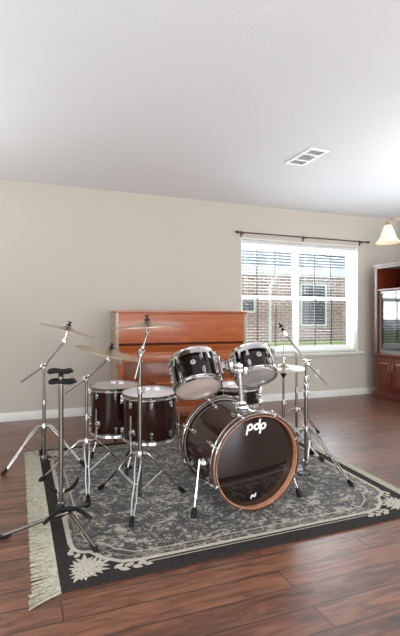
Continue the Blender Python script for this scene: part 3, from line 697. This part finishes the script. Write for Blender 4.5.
# tom holder on the shell
hb_ = fr.p(RB_, 0, .215); hb0 = hb_-UP*.004
b = MB(); b.obox(hb0+UP*.008, cv(1, 0), cv(0, 1), UP, .085, .07, .018, .006); b.obox(hb0+UP*.03, cv(1, 0), cv(0, 1), UP, .05, .05, .04, .008); b.tube([hb0+UP*.035+cv(-.025, 0), hb0+UP*.035+cv(-.06, 0)], .007, 8); hold = b.build('tom_holder', 'chrome', bd)
ptop = spot(238.5, (hb0-Vector((0, 0, 0))).dot(cv(0, 1)), .885)
MB().tube([hb0+UP*.04, ptop], .0145, 16).build('post', 'chrome', hold)
for tgt, dz, s in ((ta, -.02, -1), (tb, -.05, 1)):
    o_ = ptop+UP*dz; b = MB()
    b.obox(o_, cv(1, 0), cv(0, 1), UP, .05, .045, .03, .007); b.tube([o_+cv(.0, -.02), o_+cv(0, -.05)], .006, 8); b.obox(o_+cv(0, -.052), cv(1, 0), cv(0, 1), UP, .03, .006, .012, .002)
    out = o_+cv(s*.045, .0, 0); b.lathe([(0, -.022), (.018, -.022), (.02, 0), (.018, .022), (0, .022)], out, UP, 16)
    md = out.lerp(tgt, .35)+UP*(-.035); b.tube([out, out.lerp(md, .5)-UP*.01, md, md.lerp(tgt, .5), tgt], .0075, 10); b.build('tom_arm', 'chrome', hold)

# ------------------------------------------------------------------ stands
def wing(b, p, d, s=.016):
    d = Vector(d).normalized(); t_ = d.orthogonal().normalized()
    b.cyl(p, p+d*s*.9, s*.35, seg=8)
    for k in (-1, 1): b.tube([p+d*s*.5, p+d*s*.9+t_*k*s*.8, p+d*s*1.3+t_*k*s*1.1], [s*.28, s*.32, s*.2], 8)
def tripod(root, c, hub, low, feet, pole_r=.0125):
    c = Vector((c.x, c.y, 0)); z0 = gz(c)
    b = MB(); b.lathe([(pole_r+.001, -.02), (pole_r+.009, -.018), (pole_r+.009, .016), (pole_r+.004, .022), (pole_r+.001, .022)], c+UP*hub, UP, 18, closed=True)
    col_ = b.build('leg_collar', 'chrome', root)
    b = MB(); b.lathe([(pole_r+.001, -.012), (pole_r+.008, -.012), (pole_r+.008, .012), (pole_r+.001, .012)], c+UP*low, UP, 18, closed=True); b.build('brace_collar', 'chrome', root)
    for fp_ in feet:
        f_ = Vector((fp_.x, fp_.y, 0)); f_.z = gz(f_); d = Vector((f_.x-c.x, f_.y-c.y, 0)); R = d.length; d.normalize(); q = UP.cross(d)
        s0 = c+UP*hub+d*(pole_r+.006); kn = c+d*(R*.15)+UP*(hub+.003); mid = c.lerp(Vector((f_.x, f_.y, 0)), .52)+UP*((hub)*.56+.012)
        lg = None; b = MB()
        for k in (-1, 1):
            o1 = q*k*.011
            b.tube([s0+o1*.8, kn+o1*1.5, kn.lerp(mid, .5)+UP*.008+o1*1.5, mid+o1*.75, mid.lerp(f_, .45)+o1*1.1, f_+UP*.028-d*.02+o1*.4], .0056, 8)
        b.cyl(mid-q*.014, mid+q*.014, .0055, seg=8)
        lg = b.build('leg', 'chrome', root); foot(f_, mid, lg, r=.0145)
        b = MB(); l0 = c+UP*low+d*(pole_r+.006)
        b.tube([l0, mid], .011, 8, flat=q); b.build('brace', 'chrome', root)
def pole_set(root, c, parts, joints):
    c = Vector((c.x, c.y, 0))
    for nm, h0, h1, r in parts: MB().cyl(c+UP*h0, c+UP*h1, r, seg=16).build(nm, 'steel', root)
    for h, r in joints:
        b = MB(); b.lathe([(r*.4, -.022), (r, -.022), (r*1.08, 0), (r, .022), (r*.4, .022)], c+UP*h, UP, 16, closed=True); wing(b, c+UP*h+cv(r*.8, 0), cv(1, -.2)); b.build('height_clamp', 'chrome', root)
def boom(root, joint, tip, tail, nrm, L=.042, cy=True):
    d = (tip-tail).normalized(); b = MB()
    b.tube([tail, joint, tip], .0074, 10); b.build('boom_arm', 'steel', root)
    b = MB(); s = cv(0, -1); b.lathe([(0, -.022), (.019, -.022), (.021, 0), (.019, .022), (0, .022)], joint, s, 18); b.lathe([(0, -.03), (.012, -.03), (.012, .03), (0, .03)], joint, d, 14); wing(b, joint+s*.022, s, .024); b.build('boom_joint', 'chrome', root)
    b = MB(); b.lathe([(0, -.014), (.014, -.014), (.015, 0), (.014, .014), (0, .014)], tip, s, 16); b.tube([tip, tip+nrm*(L-.012)], .005, 8); b.cyl(tip+nrm*.02, tip+nrm*(L+.043), .0035, seg=8); wing(b, tip+s*.014, s, .013); b.build('tilter', 'chrome', root)
    if cy:
        b = MB(); b.lathe([(.0045, L-.012), (.014, L-.012), (.013, L-.002), (.011, L+.012), (.0045, L+.012)], tip, nrm, 16, closed=True); b.build('felt_washer', 'black', root)
        b = MB(); b.lathe([(.0045, L+.018), (.016, L+.018), (.016, L+.034), (.0045, L+.034)], tip, nrm, 16, closed=True); wing(b, tip+nrm*(L+.034), nrm, .017); b.build('top_felt', 'black', root)
def cymbal(label, c, nrm, R, cat='cymbal', nm='cymbal', group=None, flip=1):
    Rb = R*.2; hB = .016
    top = [(.0078, hB), (Rb*.4, hB*.93), (Rb*.75, hB*.62), (Rb, hB*.25), (Rb*1.15, hB*.02), (R*.5, -.004), (R*.8, -.011), (R, -.018)]
    prof = [(r, flip*z) for r, z in top]+[(r, flip*(z-.0016)) for r, z in top[::-1]]
    o = MB().lathe(prof, c, nrm, 64, closed=True).build(nm, 'bronze', None, True, 60)
    return tag(o, label, cat, group)
def stand(name, label, base_, z_hub, z_low, feet, parts, joints, group='cymbal stands'):
    root = thing(name, label, 'stand', (base_.x, base_.y, 0), group)
    tripod(root, base_, z_hub, z_low, feet); pole_set(root, base_, parts, joints); return root

# A: far left stand
zA = 3.6; bA = spot(44, zA, 0); jA = place(43.5, 366, zA-.025)
fA = [ground_at(3, 475), bA+cv(.33, -.05), bA+cv(-.12, .31)]
sA = stand('boom_cymbal_stand', 'chrome boom stand at the far left against the bare wall, holding the high tilted cymbal', bA, .315, .07, fA, [('lower_tube', .03, .50, .0135), ('upper_tube', .49, jA.z, .0105)], [(.50, .017)])
nA = cv(.262, .062, .965).normalized(); middle_high = place(67.5, 330.5, zA)+nA*.018; tipA = middle_high-nA*0.1
boom(sA, jA, tipA, place(21, 382, zA-.03), nA, .10)
cymbal('leftmost bronze cymbal, tilted steeply on its rod against the plain beige wall', middle_high, nA, .225, group='cymbals')
# B: stand left of the floor toms
zB = 3.25; bB = spot(86.5, zB, 0); jB = place(86, 378, zB-.025)
fB = [ground_at(88, 503, RT), ground_at(130, 469, RT), ground_at(41, 483)]
sB = stand('boom_cymbal_stand', 'chrome boom stand just left of the floor toms with a low slanting arm', bB, .29, .07, fB, [('lower_tube', .035, .46, .0125), ('upper_tube', .45, jB.z, .0105)], [(.46, .017)])
nB = cv(.235, .02, .965).normalized(); middle_low = place(110, 353.5, zB)+nB*.018; tipB = middle_low-nB*0.06
boom(sB, jB, tipB, place(64.5, 393, zB-.03), nB, .06)
cymbal('bronze cymbal sloping down over the floor toms, lower than its two neighbours', middle_low, nB, .243, group='cymbals')
# C: stand in front of the floor toms
zC = 2.9; bC = spot(140, zC, 0); jC = place(142, 351, zC-.02)
fC = [ground_at(131.5, 527, RT), ground_at(183, 493, RT), ground_at(100, 490, RT)]
sC = stand('boom_cymbal_stand', 'chrome boom stand standing in front of the nearer floor tom', bC, .30, .075, fC, [('lower_tube', .035, .70, .0135), ('upper_tube', .69, jC.z, .0105)], [(.705, .017)])
nC = cv(-.05, -.012, 1).normalized(); middle_near = place(147.5, 326.5, zC)+nC*.018; tipC = middle_near-nC*0.05
boom(sC, jC, tipC, place(135, 379, zC-.04), nC, .05)
cymbal('nearly level bronze cymbal in front of the upper piano panel', middle_near, nC, .228, group='cymbals')
# D: right stand without a cymbal
zD = 3.5; bD = spot(306, zD, 0); jD = place(306.5, 362, zD-.025)
fD = [ground_at(352, 487, RT), ground_at(312, 455, RT), bD+cv(-.40, -.03)]
sD = stand('boom_cymbal_stand', 'chrome boom stand with a bare arm at the right of the bass drum', bD, .315, .06, fD, [('lower_tube', .04, .60, .0135), ('upper_tube', .59, jD.z, .0105)], [(.585, .018), (.64, .016), (.70, .016)])
boom(sD, jD, place(285.5, 334, zD), place(328, 385, zD-.02), cv(-.5, 0, .86).normalized())
# F: short stand behind it
zF = 4.2; bF = spot(296.5, zF, 0)
fF = [ground_at(318, 433), bF+cv(-.3, .1), bF+cv(.05, -.3)]
sF = stand('straight_stand', 'thin straight chrome stand behind the bare-armed boom stand, under the window', bF, .325, .07, fF, [('lower_tube', .03, .50, .0115), ('upper_tube', .49, .865, .0085)], [(.5, .015)])
b = MB(); e = Vector((bF.x, bF.y, .865)); b.lathe([(0, -.015), (.015, -.015), (.016, 0), (.015, .015), (0, .015)], e, cv(0, -1), 14); b.tube([e, e+UP*.03], .004, 8); wing(b, e+cv(0, -.015), cv(0, -1), .014); b.build('tilter', 'chrome', sF)
# hi-hat
zE = 3.75; bE = spot(283.5, zE, 0); hE = CH-49.5*zE/F
hs = thing('hi_hat_stand', 'slim hi-hat stand with a tall rod behind the smaller rack tom', 'stand', (bE.x, bE.y, 0))
tripod(hs, bE, .30, .08, [bE+cv(.30, -.08), bE+cv(-.22, .2), bE+cv(-.08, -.3)], .011)
pole_set(hs, bE, [('lower_tube', .03, .47, .0115), ('upper_tube', .46, hE-.072, .009)], [(.47, .016)])
cE = Vector((bE.x, bE.y, 0)); tilt_hat = cv(0, -.07, 1).normalized()
b = MB(); b.cyl(cE+UP*(hE-.08), cE+UP*1.09, .0035, seg=8); b.lathe([(0, 0), (.007, .0), (.006, .014), (0, .016)], cE+UP*1.088, UP, 10); b.build('pull_rod', 'steel', hs)
b = MB(); b.lathe([(.0045, -.075), (.008, -.075), (.024, -.048), (.026, -.040), (.0045, -.040)], cE+UP*hE, UP, 18, closed=True); b.build('seat_cup', 'black', hs)
b = MB(); b.lathe([(.0045, .0385), (.014, .0385), (.014, .046), (.010, .05), (.009, .092), (.0045, .092)], cE+UP*hE, UP, 14, closed=True); wing(b, cE+UP*(hE+.075)+cv(.009, 0), cv(1, -.3), .014); b.build('clutch', 'chrome', hs)
b = MB(); b.lathe([(.0, .0), (.012, .002), (.014, .012), (.006, .018), (0, .018)], cE+UP*(1.06), UP, 12); b.build('stop_knob', 'black', hs)
b = MB(); pe = cE+cv(.06, -.3); pe.z = RT+.012; b.obox(pe, cv(.2, -1).normalized(), cv(1, .2).normalized(), UP, .26, .085, .01, .004); b.build('footboard', 'blackmetal', hs)
cymbal('lower hi-hat cymbal, upturned beneath its twin by the window', cE+tilt_hat*-.0195+UP*hE, tilt_hat, .178, nm='hi_hat_cymbal', group='hi-hat pair', flip=-1)
cymbal('upper hi-hat cymbal with pale shine, beneath the clutch of the tall rod', cE+tilt_hat*.0198+UP*hE, tilt_hat, .178, nm='hi_hat_cymbal', group='hi-hat pair')
# snare drum and stand
cS = place(237, 386, 3.58); HS = .13; fs = Fr(cS-UP*HS, UP, TC)
drum('snare_drum', 'shallow dark snare drum with a bright white head behind the mounting post', fs, .178, HS, M['darklac'], 8, 8, M['resogrey'], lug_len=.03)
bS = Vector((cS.x, cS.y, 0)); ss = thing('snare_stand', 'chrome snare stand under the shallow drum, mostly behind the bass drum', 'stand', (bS.x, bS.y, 0))
hs0 = cS.z-HS
tripod(ss, bS, .26, .07, [ground_at(190, 468, RT), bS+cv(.27, .12), bS+cv(.0, .34)], .011)
pole_set(ss, bS, [('lower_tube', .03, .30, .0125), ('upper_tube', .29, hs0-.1, .009)], [(.3, .016)])
for g in (30, 150, 270):
    d = fs.d(g); b = MB(); b.tube([bS+UP*(hs0-.1), bS+d*.1+UP*(hs0-.06), bS+d*.2+UP*(hs0-.034), bS+d*.205+UP*(hs0+.02)], .006, 8); bk = b.build('basket_arm', 'chrome', ss)
    b = MB(); b.obox(bS+d*.2+UP*(hs0-.024), d, UP.cross(d), UP, .034, .024, .012, .004); b.build('rubber_tip', 'black', bk)
# bass drum pedal (behind the drum)
pk = fr.p(0, 0, HL+.16); pk.z = 0
pr = thing('bass_drum_pedal', 'metal kick pedal behind the bass drum', 'pedal', (pk.x, pk.y, RT))
ad_ = Vector((-n0.x, -n0.y, 0)).normalized(); sd = UP.cross(ad_)
b = MB(); b.obox(pk+ad_*.06+UP*(RT+.06), (ad_*.97-UP*.2).normalized(), sd, (UP*.97+ad_*.2).normalized(), .27, .085, .01, .004); b.build('footboard', 'steel', pr)
b = MB(); b.obox(pk+ad_*.02+UP*(RT+.007), ad_, sd, UP, .36, .11, .009, .002); b.build('base_plate', 'blackmetal', pr)
b = MB(); b.tube([pk-ad_*.09+sd*.06+UP*(RT+.012), pk-ad_*.09+sd*.05+UP*.2, pk-ad_*.09-sd*.05+UP*.2, pk-ad_*.09-sd*.06+UP*(RT+.012)], .009, 8); b.tube([pk-ad_*.09+UP*.2, pk-ad_*.06+UP*.36], .005, 8); b.build('frame', 'steel', pr)
b = MB(); b.lathe([(0, -.025), (.024, -.02), (.026, .02), (0, .028)], pk-ad_*.065+UP*.36, -ad_, 16); b.build('beater', 'resogrey', pr)

# ------------------------------------------------------------------ guitar stand
zG = 2.52; bG = spot(61, zG, 0); bG.z = 0
gs = thing('guitar_stand', 'black padded guitar stand with a tall bare pole at the front left of the rug', 'guitar stand', (bG.x, bG.y, 0))
hubz = .10
MB().cyl(bG+UP*.07, bG+UP*.84, .0135, seg=16).build('pole', 'steel', gs)
hubp = spot(69, 2.5, hubz)
b = MB(); b.lathe([(0, -.03), (.022, -.03), (.024, 0), (.02, .035), (0, .035)], bG+UP*hubz, UP, 18); b.tube([bG+UP*hubz, hubp], .012, 10); b.build('hub', 'blackmetal', gs)
for fx_, fy_ in ((1, 539), (96, 552), (88, 507)):
    f_ = ground_at(fx_, fy_, RT if fx_ > 40 else 0); f_.z = gz(f_); b = MB(); d = (f_-hubp).normalized(); b.tube([hubp, hubp.lerp(f_, .25)+UP*.008, f_+UP*.014], [.0105, .0105, .0095], 10); lg = b.build('leg', 'steel', gs); foot(f_, hubp, lg, r=.0125)
def uarm(nm, o, fwd, w, L, rad, m, rise=.0, seg=12, bow=.5):
    b = MB(); s_ = UP.cross(fwd).normalized(); pts = []
    n = 14
    for i in range(n+1):
        t_ = -1+2*i/n; a_ = abs(t_)
        pts.append(o+s_*(t_*w/2*(1.0 if a_ < .9 else 1.0))+fwd*(L*(a_**2.4))+UP*(rise*(a_**4)))
    b.tube(pts, [rad*.8]+[rad]*(n-1)+[rad*.8], seg); return b.build(nm, m, gs)
tow = cv(0, -1)
b = MB(); b.tube([bG+UP*.135, bG+UP*.13+tow*.01], .02, 10); b.build('yoke_clamp', 'chrome', gs)
uarm('lower_yoke', spot(68, 2.50, .118), cv(.27, -.96).normalized(), .225, .2, .0115, 'foam', .02)
b = MB(); b.tube([bG+UP*.215, bG+UP*.21-tow*.01], .02, 10); b.build('yoke_clamp', 'chrome', gs)
uarm('lower_yoke', spot(61.5, zG+.0, .198)+cv(0, .02), cv(-.29, .957).normalized(), .175, .13, .0105, 'foam', .02)
for h, cx_, w, fw in ((.815, 62, .13, 1), (.872, 60, .118, 1)):
    o_ = spot(cx_, zG, h); b = MB()
    ring = [o_+cv(math.cos(t_)*w/2, math.sin(t_)*w*.45, .004*math.sin(3*t_)) for t_ in [2*PI*k/18 for k in range(18)]]
    b.tube(ring, .0100, 10, closed=True, caps=False); nk = b.build('neck_holder', 'foam', gs)
    b = MB(); b.tube([spot(61, zG, h-.012), o_+cv(0, 0, -.004), o_+cv(w*.5, 0, 0), o_+cv(w*.62, -.01, -.002)], .0065, 8); b.build('holder_arm', 'blackmetal', nk)
MB().lathe([(0, .0), (.014, .0), (.014, .03), (.008, .04), (0, .04)], bG+UP*.84, UP, 14).build('pole_cap', 'black', gs)

# ------------------------------------------------------------------ light
w = bpy.data.worlds.new('sky'); SC.world = w; w.use_nodes = True
bg = w.node_tree.nodes['Background']; bg.inputs[0].default_value = (.80, .90, 1, 1); bg.inputs[1].default_value = 1.15
def area(name, loc, direction, sx, sy, power, color):
    l = bpy.data.lights.new(name, 'AREA'); l.shape = 'RECTANGLE'; l.size = sx; l.size_y = sy; l.energy = power; l.color = color
    o = bpy.data.objects.new(name, l); COL.objects.link(o); o.location = loc; o.rotation_euler = Vector(direction).to_track_quat('-Z', 'Y').to_euler(); return o
area('added_fill_front', ((FX0+FX1)/2, YF-.55, 1.25), (0, 1, .25), FX1-FX0, 1.9, 320, (.93, .97, 1))  # unseen fill light added behind the camera, at the front opening
area('added_fill_left', (XL-.5, 0, 1.3), (1, .15, .35), 3.1, 1.7, 150, (.93, .97, 1))  # unseen fill added beyond the left opening to brighten the room
area('daylight_back_window', ((WX0+WX1)/2, YB+.5, 1.95), (-.1, -1, -.1), 1.9, 1.6, 190, (.82, .91, 1))
area('ceiling_fill', (-1.2, -1.4, 1.3), (0, 0, 1), .7, .7, 12, (.95, .98, 1))  # unseen uplights added to brighten the ceiling, with no fixture
area('ceiling_fill', (4.8, 2.3, 1.3), (0, 0, 1), .7, .7, 80, (.95, .98, 1))  # added uplight out of view on the right
area('ceiling_fill', (-1.5, 3.8, 1.3), (0, 0, 1), .7, .7, 30, (.95, .98, 1))  # added uplight out of view on the left

# ------------------------------------------------------------------ camera
cam = bpy.data.cameras.new('camera'); cam.sensor_fit = 'HORIZONTAL'; cam.sensor_width = 36; cam.lens = F/400*36
cam.shift_y = 1/400; cam.clip_start = .05
co = bpy.data.objects.new('camera', cam); COL.objects.link(co); co.location = (0, 0, CH)
co.rotation_euler = (PI/2, 0, -math.atan2(SA, CA)); SC.camera = co
SC.view_settings.view_transform = 'Standard'; SC.view_settings.look = 'None'; SC.view_settings.gamma = 1; SC.view_settings.use_curve_mapping = False
SC.view_settings.exposure = -0.06
SC.cycles.max_bounces = 8; SC.cycles.diffuse_bounces = 5; SC.cycles.glossy_bounces = 4; SC.cycles.transparent_max_bounces = 12; SC.cycles.sample_clamp_indirect = 6
